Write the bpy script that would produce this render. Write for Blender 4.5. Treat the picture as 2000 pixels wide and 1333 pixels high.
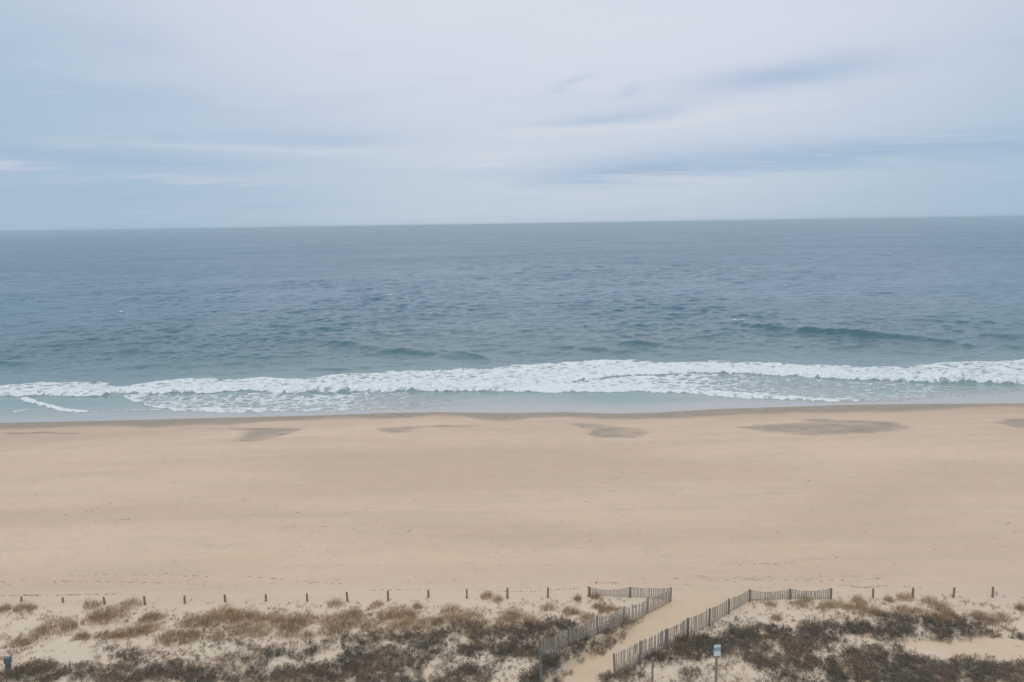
import bpy, math, random
import numpy as np
from mathutils import Matrix, Vector

for o in list(bpy.data.objects):
    bpy.data.objects.remove(o)
scene = bpy.context.scene
COL = scene.collection
R = math.radians

# ------------------------------------------------------------------ camera
CAM_Z = 25.0
FPX = 1540.0
PITCH = math.atan(228.5 / FPX)
ROLL = R(0.86)
_f = np.array([0, math.cos(PITCH), -math.sin(PITCH)])
_u0 = np.array([0, math.sin(PITCH), math.cos(PITCH)])
_x = np.array([1.0, 0, 0])
_r = math.cos(ROLL) * _x - math.sin(ROLL) * _u0
_u = math.sin(ROLL) * _x + math.cos(ROLL) * _u0
cam = bpy.data.cameras.new('camera')
cam.sensor_width = 36.0
cam.lens = 36.0 * FPX / 2000.0
cam.clip_start = 0.1
cam.clip_end = 120000.0
camo = bpy.data.objects.new('camera', cam)
COL.objects.link(camo)
camo.matrix_world = Matrix(((_r[0], _u[0], -_f[0], 0), (_r[1], _u[1], -_f[1], 0),
                            (_r[2], _u[2], -_f[2], CAM_Z), (0, 0, 0, 1)))
scene.camera = camo

# ------------------------------------------------------------------ view, sun, sky
scene.view_settings.view_transform = 'Standard'
scene.view_settings.look = 'None'
scene.view_settings.gamma = 1.0
scene.view_settings.exposure = 0.2
scene.view_settings.use_curve_mapping = False

SUN_EL, SUN_AZ = R(76), R(185)          # azimuth from +Y towards +X
sd = Vector((math.sin(SUN_AZ) * math.cos(SUN_EL), math.cos(SUN_AZ) * math.cos(SUN_EL), math.sin(SUN_EL)))
sun = bpy.data.lights.new('sun', 'SUN')
sun.energy = 1.5
sun.angle = R(60)
sun.color = (1.0, 0.975, 0.945)
suno = bpy.data.objects.new('sun', sun)
COL.objects.link(suno)
suno.location = (0, 0, 60)
suno.rotation_euler = (-sd).to_track_quat('-Z', 'Y').to_euler()


class NT:
    """small helper around a node tree"""
    def __init__(self, tree):
        self.t = tree
        tree.nodes.clear()

    def n(self, kind, **kw):
        nd = self.t.nodes.new(kind)
        for k, v in kw.items():
            setattr(nd, k, v)
        return nd

    def put(self, sock, v):
        if isinstance(v, bpy.types.NodeSocket):
            self.t.links.new(v, sock)
        elif v is not None:
            if isinstance(v, (tuple, list)) and len(v) == 3 and sock.type == 'RGBA':
                v = (*v, 1.0)
            sock.default_value = v

    def math(self, op, a, b=None, c=None, clamp=False):
        nd = self.n('ShaderNodeMath', operation=op, use_clamp=clamp)
        self.put(nd.inputs[0], a)
        if b is not None:
            self.put(nd.inputs[1], b)
        if c is not None:
            self.put(nd.inputs[2], c)
        return nd.outputs[0]

    def vmath(self, op, a, b=None):
        nd = self.n('ShaderNodeVectorMath', operation=op)
        self.put(nd.inputs[0], a)
        if b is not None:
            self.put(nd.inputs[1], b)
        return nd

    def mix(self, fac, a, b, blend='MIX'):
        nd = self.n('ShaderNodeMix', data_type='RGBA', blend_type=blend)
        self.put(nd.inputs[0], fac)
        self.put(nd.inputs[6], a)
        self.put(nd.inputs[7], b)
        return nd.outputs[2]

    def rng(self, v, a, b, c=0.0, d=1.0, smooth=True):
        nd = self.n('ShaderNodeMapRange', interpolation_type='SMOOTHSTEP' if smooth else 'LINEAR')
        self.put(nd.inputs[0], v)
        for i, q in enumerate((a, b, c, d)):
            self.put(nd.inputs[i + 1], q)
        return nd.outputs[0]

    def noise(self, vec, scale, detail=4.0, rough=0.55, dist=0.0):
        nd = self.n('ShaderNodeTexNoise')
        self.put(nd.inputs['Vector'], vec)
        nd.inputs['Scale'].default_value = scale
        nd.inputs['Detail'].default_value = detail
        nd.inputs['Roughness'].default_value = rough
        nd.inputs['Distortion'].default_value = dist
        return nd.outputs[0]

    def scaled(self, vec, s):
        return self.vmath('MULTIPLY', vec, s).outputs[0]

    def attr(self, name):
        return self.n('ShaderNodeAttribute', attribute_name=name).outputs['Fac']


world = bpy.data.worlds.new('World')
scene.world = world
world.use_nodes = True
W = NT(world.node_tree)
wout = W.n('ShaderNodeOutputWorld')
tc = W.n('ShaderNodeTexCoord')
D = tc.outputs['Generated']
sep = W.n('ShaderNodeSeparateXYZ')
W.put(sep.inputs[0], D)
dx_, dy_, dz_ = sep.outputs
sky = W.n('ShaderNodeTexSky', sky_type='NISHITA', sun_disc=False)
sky.sun_elevation = SUN_EL
sky.sun_rotation = SUN_AZ
bg1 = W.n('ShaderNodeBackground')
W.put(bg1.inputs[0], sky.outputs[0])
bg1.inputs[1].default_value = 0.08
# cloud deck: brighter round the hidden sun, greyer blue away from it, thin streaks
sdot = W.vmath('DOT_PRODUCT', D, tuple(Vector((math.sin(R(4)) * math.cos(R(40)), math.cos(R(4)) * math.cos(R(40)), math.sin(R(40)))))).outputs['Value']
glow = W.rng(sdot, 0.66, 0.92)
el = W.math('ARCSINE', dz_)
az = W.math('ARCTAN2', dx_, dy_)
zc = W.math('MAXIMUM', dz_, 0.0)
den = W.math('ADD', zc, 0.07)
cmb = W.n('ShaderNodeCombineXYZ')
W.put(cmb.inputs[0], W.math('DIVIDE', dx_, den))
W.put(cmb.inputs[1], W.math('DIVIDE', dy_, den))
plane = cmb.outputs[0]
n1 = W.noise(W.scaled(plane, (0.45, 0.95, 1.0)), 1.0, 6.0, 0.55, 0.9)
n2 = W.noise(W.scaled(plane, (1.0, 2.2, 1.0)), 1.0, 6.0, 0.6, 0.8)
warp = W.math('MULTIPLY', W.math('SUBTRACT', n1, 0.5), R(5.0))
warp2 = W.math('MULTIPLY', W.math('SUBTRACT', n2, 0.5), R(4.0))
elw = W.math('ADD', el, W.math('ADD', W.math('MULTIPLY', warp, 0.35), W.math('MULTIPLY', warp2, 0.35)))


def band(azc, azw, elc, elw_, slope=0.0, amt=1.0):
    """a long streak of cloud at a given azimuth and elevation (degrees)"""
    a = W.math('SUBTRACT', az, R(azc))
    e = W.math('SUBTRACT', elw, R(elc))
    e = W.math('SUBTRACT', e, W.math('MULTIPLY', a, slope))
    q = W.math('ADD', W.math('POWER', W.math('DIVIDE', a, R(azw)), 2.0),
               W.math('POWER', W.math('DIVIDE', e, R(elw_)), 2.0))
    return W.math('MULTIPLY', W.math('EXPONENT', W.math('MULTIPLY', q, -1.0)), amt)


base = W.mix(glow, (0.405, 0.54, 0.66), (0.72, 0.745, 0.84))
# paler horizon straight ahead, under the bright part of the deck
hz = W.math('MULTIPLY', W.rng(W.math('ABSOLUTE', W.math('SUBTRACT', az, R(-1))), 0.0, R(22), 1.0, 0.0), W.rng(el, 0.0, R(14), 1.0, 0.0))
base = W.mix(W.math('MULTIPLY', hz, 0.42), base, (0.56, 0.66, 0.745))
dark = W.math('ADD', band(27, 20, 4.15, 0.95, 0.0, 1.05), band(9, 6, 3.5, 0.6, 0.03, 0.75))
for args in ((19, 6.5, 9.4, 0.8, 0.06, 0.75), (-29, 13, 4.5, 0.8, -0.03, 0.75), (-28, 16, 2.4, 1.3, 0.0, 0.6),
             (7, 6, 7.3, 0.45, 0.10, 0.45), (4.5, 1.6, 9.6, 0.3, 0.25, 0.4), (8.5, 1.0, 8.9, 0.25, 0.2, 0.3), (-12, 7, 5.9, 0.7, -0.02, 0.3),
             (33, 9, 1.6, 1.2, 0.0, 0.3), (-22, 12, 7.5, 1.8, -0.06, 0.25)):
    dark = W.math('ADD', dark, band(*args))
dark = W.math('ADD', dark, W.math('MULTIPLY', W.rng(n1, 0.48, 0.75), 0.28))
dark = W.math('MULTIPLY', dark, W.rng(n2, 0.25, 0.6, 0.6, 1.0))
dark = W.math('MINIMUM', dark, 0.9)
base = W.mix(dark, base, (0.365, 0.495, 0.66))
light = band(-34, 5, 4.0, 0.28, 0.0, 0.55)
for args in ((12, 8, 6.9, 0.35, 0.06, 0.75), (2, 5, 6.2, 0.35, 0.03, 0.4), (-1, 6, 4.6, 0.4, 0.05, 0.45),
             (-15, 14, 5.3, 0.3, -0.01, 0.3), (-22, 8, 3.2, 0.25, 0.0, 0.25), (12, 7, 2.7, 0.5, 0, 0.2)):
    light = W.math('ADD', light, band(*args))
light = W.math('ADD', light, W.math('MULTIPLY', W.rng(n2, 0.52, 0.8), 0.30))
light = W.math('MINIMUM', light, 0.8)
base = W.mix(light, base, (0.69, 0.72, 0.785))
bg2 = W.n('ShaderNodeBackground')
W.put(bg2.inputs[0], base)
bg2.inputs[1].default_value = 0.875
mx = W.n('ShaderNodeMixShader')
mx.inputs[0].default_value = 0.93
W.t.links.new(bg1.outputs[0], mx.inputs[1])
W.t.links.new(bg2.outputs[0], mx.inputs[2])
W.t.links.new(mx.outputs[0], wout.inputs['Surface'])

# ------------------------------------------------------------------ helpers
rng = np.random.default_rng(7)
random.seed(7)


def _hash(ix, iy, s):
    h = (ix.astype(np.int64) * 374761393 + iy.astype(np.int64) * 668265263 + s * 974711) & 0x7fffffff
    h = ((h ^ (h >> 13)) * 1274126177) & 0x7fffffff
    h = h ^ (h >> 16)
    return (h & 0xffff) / 65535.0


def vnoise(x, y, s=0):
    x = np.asarray(x, float); y = np.asarray(y, float)
    ix, iy = np.floor(x), np.floor(y)
    fx, fy = x - ix, y - iy
    fx = fx * fx * (3 - 2 * fx); fy = fy * fy * (3 - 2 * fy)
    a, b = _hash(ix, iy, s), _hash(ix + 1, iy, s)
    c, d = _hash(ix, iy + 1, s), _hash(ix + 1, iy + 1, s)
    return (a + (b - a) * fx) * (1 - fy) + (c + (d - c) * fx) * fy - 0.5


def fbm(x, y, s=0, octv=4):
    v, a, f = 0.0, 1.0, 1.0
    for k in range(octv):
        v = v + a * vnoise(x * f + 17.3 * k, y * f - 9.1 * k, s + k)
        a *= 0.5; f *= 2.03
    return v


def sstep(a, b, v):
    t = np.clip((v - a) / (b - a), 0, 1)
    return t * t * (3 - 2 * t)


def ray(px, py):
    return _f + (px - 1000.0) / FPX * _r + (666.5 - py) / FPX * _u


def at(px, py, z=0.0):
    """survey: the point of the level z that the photograph shows at px, py"""
    d = ray(px, py)
    t = (z - CAM_Z) / d[2]
    return np.array([d[0] * t, d[1] * t, z])


def line_at(pts, z=0.0):
    q = np.array([at(a, b, z)[:2] for a, b in pts])
    q = q[np.argsort(q[:, 0])]
    return q[:, 0], q[:, 1]


def interp(L, x):
    return np.interp(x, L[0], L[1])


def in_poly(x, y, poly):
    inside = np.zeros(x.shape, bool)
    n = len(poly)
    for i in range(n):
        x1, y1 = poly[i]; x2, y2 = poly[(i + 1) % n]
        c = ((y1 > y) != (y2 > y))
        xi = (x2 - x1) * (y - y1) / (y2 - y1 + 1e-12) + x1
        inside ^= c & (x < xi)
    return inside


def mesh_np(name, verts, quads=None, tris=None, smooth=True):
    me = bpy.data.meshes.new(name)
    verts = np.asarray(verts, np.float32)
    nq = 0 if quads is None else len(quads)
    nt = 0 if tris is None else len(tris)
    me.vertices.add(len(verts))
    me.vertices.foreach_set('co', verts.ravel())
    idx, start = [], []
    if nq:
        idx.append(np.asarray(quads, np.int32).ravel()); start.append(np.arange(nq, dtype=np.int32) * 4)
    if nt:
        idx.append(np.asarray(tris, np.int32).ravel()); start.append(nq * 4 + np.arange(nt, dtype=np.int32) * 3)
    idx = np.concatenate(idx); start = np.concatenate(start)
    me.loops.add(len(idx))
    me.loops.foreach_set('vertex_index', idx)
    me.polygons.add(nq + nt)
    me.polygons.foreach_set('loop_start', start)
    me.update(calc_edges=True)
    me.polygons.foreach_set('use_smooth', np.full(nq + nt, smooth, bool))
    me.validate()
    return me


def grid_quads(nr, nc):
    i = np.arange(nr * nc).reshape(nr, nc)
    return np.stack([i[:-1, :-1], i[:-1, 1:], i[1:, 1:], i[1:, :-1]], -1).reshape(-1, 4)


def add_attr(me, name, val):
    a = me.attributes.new(name, 'FLOAT', 'POINT')
    a.data.foreach_set('value', np.asarray(val, np.float32).ravel())


def link(name, me, mat=None, parent=None):
    o = bpy.data.objects.new(name, me)
    COL.objects.link(o)
    if mat is not None and me is not None and len(me.materials) == 0:
        me.materials.append(mat)
    if parent is not None:
        o.parent = parent
    return o


def tag(o, label=None, cat=None, group=None, kind=None):
    if label: o['label'] = label
    if cat: o['category'] = cat
    if group: o['group'] = group
    if kind: o['kind'] = kind
    return o


def material(name):
    m = bpy.data.materials.new(name)
    m.use_nodes = True
    T = NT(m.node_tree)
    out = T.n('ShaderNodeOutputMaterial')
    b = T.n('ShaderNodeBsdfPrincipled')
    T.t.links.new(b.outputs[0], out.inputs[0])
    return m, T, b, out


# ------------------------------------------------------------------ survey lines
WATER = line_at([(-300, 832), (0, 826), (200, 822), (400, 817), (640, 811), (750, 807), (850, 805), (1000, 807), (1100, 805),
                 (1200, 808), (1280, 806), (1400, 799), (1500, 796), (1650, 791), (1800, 789), (2000, 788), (2300, 784)])
POSTLINE = line_at([(-200, 1180), (300, 1181), (600, 1175), (900, 1169), (1150, 1166), (1464, 1172), (1700, 1168), (2200, 1166)], 2.7)
PATH_L = np.array([at(a, b, 2.5)[:2] for a, b in [(1345, 1150), (1312, 1174), (1250, 1206), (1195, 1246), (1130, 1292), (1072, 1333), (980, 1400)]])
PATH_R = np.array([at(a, b, 2.5)[:2] for a, b in [(1500, 1150), (1455, 1176), (1380, 1226), (1290, 1276), (1205, 1318), (1180, 1335), (1100, 1400)]])
PATH_L = PATH_L[np.argsort(PATH_L[:, 1])]
PATH_R = PATH_R[np.argsort(PATH_R[:, 1])]
WET = [np.array([at(a, b, 1.3)[:2] for a, b in P]) for P in (
    [(310, 829), (450, 832), (470, 838), (452, 850), (450, 858), (470, 862), (510, 861), (545, 848), (600, 830), (560, 826), (500, 827), (420, 828)],
    [(722, 829), (738, 834), (748, 841), (775, 844), (800, 840), (825, 831), (900, 829), (975, 822), (900, 823), (800, 826)],
    [(1090, 818), (1120, 822), (1150, 838), (1148, 849), (1180, 855), (1250, 855), (1270, 842), (1260, 834), (1200, 824), (1150, 815)],
    [(1425, 830), (1465, 828), (1500, 824), (1560, 820), (1560, 812), (1600, 811), (1640, 815), (1720, 818), (1790, 832), (1750, 845), (1700, 849), (1560, 850), (1500, 846), (1460, 838)],
    [(1930, 824), (1960, 815), (2000, 812), (2060, 815), (2060, 840), (1980, 836)],
    [(0, 834), (60, 833), (140, 836), (200, 834), (140, 841), (60, 840), (0, 839)])]
ORANGE = np.array([at(a, b, 2.7)[:2] for a, b in [(1770, 1262), (1880, 1248), (2080, 1252), (2080, 1312), (1900, 1290), (1800, 1280)]])


def path_mask(x, y):
    xl = np.interp(y, PATH_L[:, 1], PATH_L[:, 0])
    xr = np.interp(y, PATH_R[:, 1], PATH_R[:, 0])
    w = 0.35
    m = sstep(xl - w, xl + w, x) * (1 - sstep(xr - w, xr + w, x))
    return m * (1 - sstep(PATH_L[-1, 1] - 3, PATH_L[-1, 1] + 1, y))


def footprints():
    """dents trodden along the beach: (x, y, radius, depth)"""
    out = []
    runs = [([(1360, 1134), (1500, 1132), (1640, 1134), (1730, 1129)], 190, 2.6), ([(1390, 1104), (1530, 1100), (1640, 1088)], 60, 2.0),
            ([(0, 1138), (180, 1136), (330, 1139), (430, 1146)], 90, 1.5), ([(90, 1126), (260, 1120), (420, 1128)], 40, 4.0),
            ([(480, 1126), (560, 1132), (670, 1142)], 50, 2.0), ([(1150, 1147), (1250, 1145), (1310, 1152)], 40, 3.0),
            ([(1330, 1160), (1300, 1190), (1230, 1240), (1150, 1300), (1110, 1333)], 190, 22.0), ([(1400, 1180), (1330, 1220), (1250, 1270)], 90, 15.0),
            ([(170, 1000), (215, 985), (270, 985)], 24, 3.0), ([(225, 1018), (270, 1014)], 16, 2.0), ([(330, 997), (370, 990)], 14, 2.0),
            ([(1180, 922), (1260, 924)], 20, 3.0), ([(1050, 1040), (1210, 1038), (1280, 1050)], 40, 8.0), ([(1390, 1060), (1470, 1052)], 24, 4.0)]
    r = np.random.default_rng(21)
    for pts, n, jit in runs:
        t = np.sort(r.random(n)) * (len(pts) - 1)
        P = np.array(pts, float)
        for k in t:
            i = min(int(k), len(pts) - 2)
            p = P[i] + (P[i + 1] - P[i]) * (k - i)
            p = p + np.array([r.normal() * jit, r.normal() * jit * 0.45])
            q = at(p[0], p[1], 2.5)
            out.append((q[0], q[1], 0.10 + 0.07 * r.random(), 0.022 + 0.03 * r.random()))
    return out


def height(x, y):
    x = np.asarray(x, float); y = np.asarray(y, float)
    s = interp(WATER, x) - y                       # metres landward of the waterline
    zu = np.maximum(s * 0.055, -3.0)
    zb = 1.15 * (1 - np.exp(-np.maximum(s, 0) / 14.0)) + np.maximum(s - 3, 0) * 0.0295
    zb = np.minimum(zb, 2.75)
    z = np.where(s < 0, zu, zb)
    z = z + 0.10 * fbm(x / 9, y / 14, 3, 3) * sstep(4, 12, s) + 0.02 * fbm(x / 0.9, y / 0.9, 5, 2) * sstep(2, 8, s)
    yp = interp(POSTLINE, x)
    m = 1 - sstep(yp - 4.5, yp + 1.6, y)
    pm = path_mask(x, y)
    bump = 0.42 * fbm(x / 5.5, y / 4.2, 11, 3) + 0.28 * np.maximum(fbm(x / 1.9, y / 1.6, 12, 3), 0) + 0.07 * fbm(x / 0.55, y / 0.5, 13, 2)
    z = z + m * ((0.12 + bump) * (1 - pm) + pm * (-0.28 + 0.06 * fbm(x / 0.5, y / 0.5, 14, 2)))
    # low lip of blown sand along the seaward edge of the dune
    z = z + 0.16 * np.exp(-((y - yp - 1.2) / 0.5) ** 2) * sstep(-0.1, 0.3, fbm(x / 7.0, 0 * x, 15, 2)) * (1 - pm)
    return z


def ground(px, py):
    z = 2.6
    for k in range(14):
        p = at(px, py, z)
        z = 0.5 * z + 0.5 * float(height(p[0], p[1]))
    p = at(px, py, z)
    p[2] = float(height(p[0], p[1]))
    return p


def top_height(base, py_top):
    """how tall an upright thing at base is when its top shows at row py_top"""
    lo, hi = 0.1, 4.0
    for k in range(30):
        mid = (lo + hi) / 2
        v = np.array([base[0], base[1], base[2] + mid - CAM_Z])
        py = 666.5 - FPX * (v @ _u) / (v @ _f)
        if py > py_top: lo = mid
        else: hi = mid
    return (lo + hi) / 2


# ------------------------------------------------------------------ materials
def sand_material():
    m, T, b, out = material('sand')
    g = T.n('ShaderNodeNewGeometry').outputs['Position']
    wet, tint = T.attr('wet'), T.attr('path_tint')
    dune = T.attr('dune')
    big = T.noise(T.scaled(g, (0.02, 0.075, 0.0)), 1.0, 4, 0.55, 0.5)
    mid = T.noise(T.scaled(g, (0.12, 0.5, 0.2)), 1.0, 5, 0.6, 0.3)
    fine = T.noise(g, 9.0, 3, 0.65)
    streaks = T.noise(T.scaled(g, (0.03, 0.7, 0.1)), 1.0, 5, 0.62, 0.8)
    mott = T.noise(g, 0.55, 6, 0.7, 0.4)
    trod = T.noise(T.scaled(g, (0.05, 0.12, 0.0)), 1.0, 3, 0.6)
    pits = T.math('MULTIPLY', T.rng(T.noise(g, 3.4, 3, 0.6), 0.58, 0.72), T.rng(trod, 0.42, 0.66))
    grit = T.noise(g, 2.2, 5, 0.7)
    c = T.mix(T.rng(big, 0.35, 0.65), (0.53, 0.378, 0.264), (0.62, 0.447, 0.318))
    c = T.mix(T.math('MULTIPLY', T.rng(mid, 0.45, 0.72), 0.22), c, (0.42, 0.335, 0.25))
    c = T.mix(T.math('MULTIPLY', T.rng(streaks, 0.48, 0.72), 0.28), c, (0.40, 0.315, 0.235))
    c = T.mix(T.math('MULTIPLY', T.rng(mott, 0.5, 0.72), 0.36), c, (0.43, 0.335, 0.245))
    c = T.mix(T.math('MULTIPLY', T.rng(mott, 0.5, 0.25), 0.22), c, (0.63, 0.50, 0.375))
    c = T.mix(T.math('MULTIPLY', pits, 0.5), c, (0.33, 0.262, 0.20))  # pits darkened in colour, for debris and the shade of small dents
    c = T.mix(T.math('MULTIPLY', dune, 0.75), c, (0.60, 0.48, 0.36))
    c = T.mix(T.math('MULTIPLY', tint, 0.45), c, (0.56, 0.415, 0.26))
    c = T.mix(T.math('MULTIPLY', T.rng(grit, 0.50, 0.78), 0.30), c, (0.40, 0.31, 0.225))
    c = T.mix(T.math('MULTIPLY', T.rng(fine, 0.35, 0.7), 0.14), c, (0.62, 0.54, 0.44))
    wn = T.noise(T.scaled(g, (0.8, 0.8, 1.0)), 1.0, 5, 0.65, 0.6)
    w = T.rng(T.math('ADD', wet, T.math('MULTIPLY', T.math('SUBTRACT', wn, 0.5), 0.5)), 0.12, 0.95)
    w = T.math('MULTIPLY', w, T.rng(wet, 0.02, 0.12))
    wc = T.mix(T.rng(wn, 0.35, 0.65), (0.215, 0.165, 0.12), (0.29, 0.23, 0.172))
    c = T.mix(T.math('MULTIPLY', w, 0.85), c, wc)
    T.put(b.inputs['Base Color'], c)
    T.put(b.inputs['Roughness'], T.math('SUBTRACT', 0.95, T.math('MULTIPLY', w, 0.42)))
    b.inputs['Specular IOR Level'].default_value = 0.25
    bp = T.n('ShaderNodeBump')
    bp.inputs['Strength'].default_value = 0.5
    bp.inputs['Distance'].default_value = 0.06
    hgt = T.math('ADD', T.math('MULTIPLY', grit, 1.0), T.math('SUBTRACT', T.math('MULTIPLY', fine, 0.35), T.math('MULTIPLY', pits, 0.8)))
    T.put(bp.inputs['Height'], T.math('MULTIPLY', hgt, T.math('SUBTRACT', 1.0, T.math('MULTIPLY', w, 0.9))))
    T.put(b.inputs['Normal'], bp.outputs[0])
    return m


def sea_material():
    m, T, b, out = material('sea_water')
    g = T.n('ShaderNodeNewGeometry').outputs['Position']
    foam, off, thin = T.attr('foam'), T.attr('offshore'), T.attr('thin')
    sp = T.n('ShaderNodeSeparateXYZ')
    T.put(sp.inputs[0], g)
    # water body: sandy and turbid inshore, green grey, then deep blue grey
    patch = T.noise(T.scaled(g, (0.012, 0.03, 0.0)), 1.0, 4, 0.6, 0.8)
    o2 = T.math('ADD', off, T.math('MULTIPLY', T.math('SUBTRACT', patch, 0.5), 0.22))
    c = T.mix(T.rng(o2, 0.0, 0.30), (0.195, 0.275, 0.265), (0.042, 0.115, 0.132))
    c = T.mix(T.rng(o2, 0.25, 1.0), c, (0.018, 0.100, 0.150))
    c = T.mix(thin, c, (0.40, 0.375, 0.345))
    # foam: solid where the bore rolls, broken to lace behind and below it
    f1 = T.noise(T.scaled(g, (0.55, 0.85, 0.6)), 1.0, 7, 0.72, 0.8)
    f2 = T.noise(T.scaled(g, (1.7, 2.4, 1.5)), 1.0, 5, 0.7, 0.8)
    vo = T.n('ShaderNodeTexVoronoi', feature='DISTANCE_TO_EDGE')
    wv = T.vmath('ADD', T.scaled(g, (0.75, 0.6, 0.0)), T.scaled(T.n('ShaderNodeTexNoise').outputs['Color'], (0.0, 0.0, 0.0))).outputs[0]
    nz = T.n('ShaderNodeTexNoise')
    T.put(nz.inputs['Vector'], T.scaled(g, (0.8, 0.6, 0.5)))
    nz.inputs['Scale'].default_value = 1.0
    nz.inputs['Detail'].default_value = 4
    wv = T.vmath('ADD', T.scaled(g, (0.6, 0.7, 0.0)), T.scaled(nz.outputs['Color'], (1.8, 1.8, 0.0))).outputs[0]
    T.put(vo.inputs['Vector'], wv)
    vo.inputs['Scale'].default_value = 0.9
    lace = T.rng(vo.outputs['Distance'], 0.0, 0.30, 1.0, 0.0)
    pat = T.math('ADD', T.math('MULTIPLY', f1, 0.55), T.math('ADD', T.math('MULTIPLY', f2, 0.25), T.math('MULTIPLY', lace, 0.22)))
    thr = T.math('SUBTRACT', 0.87, T.math('MULTIPLY', foam, 0.63))
    fm = T.rng(pat, T.math('SUBTRACT', thr, 0.13), T.math('ADD', thr, 0.12))
    fm = T.math('MULTIPLY', fm, T.rng(foam, 0.02, 0.14))
    fc = T.mix(T.rng(f2, 0.3, 0.7), (0.74, 0.755, 0.75), (0.90, 0.90, 0.885))
    col = T.mix(fm, c, fc)
    T.put(b.inputs['Base Color'], col)
    b.inputs['IOR'].default_value = 1.333
    gustn = T.noise(T.scaled(g, (0.006, 0.012, 0.0)), 1.0, 3, 0.6, 0.5)
    dist = T.rng(sp.outputs[1], 150, 900, 0.0, 1.0)
    ro = T.math('ADD', T.math('MULTIPLY', T.rng(gustn, 0.35, 0.65), 0.08), T.math('ADD', 0.10, T.math('MULTIPLY', dist, 0.12)))
    T.put(b.inputs['Roughness'], T.math('ADD', ro, T.math('MULTIPLY', fm, 0.6)))
    T.put(b.inputs['Specular IOR Level'], T.math('SUBTRACT', 0.5, T.math('MULTIPLY', fm, 0.3)))
    r1 = T.noise(T.scaled(g, (0.9, 1.5, 0.0)), 1.0, 5, 0.62, 0.6)
    r2 = T.noise(T.scaled(g, (0.10, 0.17, 0.0)), 1.0, 5, 0.68, 0.4)
    calm = T.rng(off, 0.0, 0.25, 0.12, 1.0)
    h = T.math('MULTIPLY', T.math('ADD', T.math('MULTIPLY', r1, 0.045), T.math('MULTIPLY', T.math('MULTIPLY', r2, 0.9), T.rng(sp.outputs[1], 250, 650, 0.1, 1.0))), calm)
    h = T.math('ADD', h, T.math('MULTIPLY', T.math('MULTIPLY', fm, f2), 0.45))
    bp = T.n('ShaderNodeBump')
    bp.inputs['Strength'].default_value = 0.9
    bp.inputs['Distance'].default_value = 1.0
    T.put(bp.inputs['Height'], h)
    T.put(b.inputs['Normal'], bp.outputs[0])
    return m


def wood_material(name, c1, c2):
    m, T, b, out = material(name)
    tcn = T.n('ShaderNodeTexCoord').outputs['Object']
    oi = T.n('ShaderNodeObjectInfo').outputs['Random']
    v = T.vmath('ADD', T.scaled(tcn, (28.0, 28.0, 1.6)), None)
    cb = T.n('ShaderNodeCombineXYZ')
    T.put(cb.inputs[2], T.math('MULTIPLY', oi, 40.0))
    T.put(v.inputs[1], cb.outputs[0])
    n = T.noise(v.outputs[0], 1.0, 5, 0.65, 0.4)
    c = T.mix(T.rng(n, 0.3, 0.7), c1, c2)
    c = T.mix(T.math('MULTIPLY', oi, 0.45), c, tuple(0.55 * q for q in c1))
    T.put(b.inputs['Base Color'], c)
    b.inputs['Roughness'].default_value = 0.85
    b.inputs['Specular IOR Level'].default_value = 0.2
    bp = T.n('ShaderNodeBump')
    bp.inputs['Strength'].default_value = 0.5
    bp.inputs['Distance'].default_value = 0.01
    T.put(bp.inputs['Height'], n)
    T.put(b.inputs['Normal'], bp.outputs[0])
    return m


def plant_material(name, c1, c2, c3, c4=None):
    m, T, b, out = material(name)
    g = T.n('ShaderNodeNewGeometry').outputs['Position']
    oi = T.n('ShaderNodeObjectInfo').outputs['Random']
    n = T.noise(g, 0.9, 3, 0.6)
    n2 = T.noise(g, 14.0, 2, 0.6)
    n0 = T.noise(g, 0.33, 3, 0.6)
    c = T.mix(T.rng(n, 0.35, 0.65), c1, c2)
    c = T.mix(T.math('MULTIPLY', oi, 0.6), c, c2)
    if c4: c = T.mix(T.math('MULTIPLY', T.rng(n0, 0.42, 0.6), 0.8), c, c4)
    c = T.mix(T.math('MULTIPLY', T.rng(n2, 0.45, 0.7), 0.6), c, c3)
    T.put(b.inputs['Base Color'], c)
    b.inputs['Roughness'].default_value = 0.8
    b.inputs['Specular IOR Level'].default_value = 0.15
    return m


def plain(name, col, rough=0.6):
    m, T, b, out = material(name)
    g = T.n('ShaderNodeTexCoord').outputs['Object']
    n = T.noise(g, 18.0, 4, 0.6)
    T.put(b.inputs['Base Color'], T.mix(T.math('MULTIPLY', T.rng(n, 0.4, 0.75), 0.35), col, tuple(0.6 * q for q in col)))
    b.inputs['Roughness'].default_value = rough
    return m


M_SAND = sand_material()
M_SEA = sea_material()
M_POST = wood_material('post_wood', (0.35, 0.285, 0.225), (0.22, 0.18, 0.145))
M_SLAT = wood_material('slat_wood', (0.56, 0.49, 0.41), (0.40, 0.345, 0.285))
M_WIRE = plain('wire', (0.16, 0.15, 0.14), 0.5)
M_GRASS = plant_material('dry_grass', (0.41, 0.27, 0.158), (0.50, 0.355, 0.22), (0.31, 0.20, 0.115))
M_SHRUB = plant_material('shrub_twig', (0.28, 0.205, 0.145), (0.34, 0.235, 0.155), (0.19, 0.145, 0.11), (0.18, 0.158, 0.122))
M_LEAF = plant_material('shrub_leaf', (0.155, 0.12, 0.086), (0.205, 0.137, 0.09), (0.105, 0.094, 0.072), (0.098, 0.094, 0.073))
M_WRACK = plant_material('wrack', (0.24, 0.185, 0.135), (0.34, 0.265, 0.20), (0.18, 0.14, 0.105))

# ------------------------------------------------------------------ ground
def axis(segs):
    a = []
    for s0, s1, d in segs:
        n = max(1, int(round((s1 - s0) / d)))
        a.append(np.linspace(s0, s1, n, endpoint=False))
    a.append([segs[-1][1]])
    return np.concatenate(a)


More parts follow.
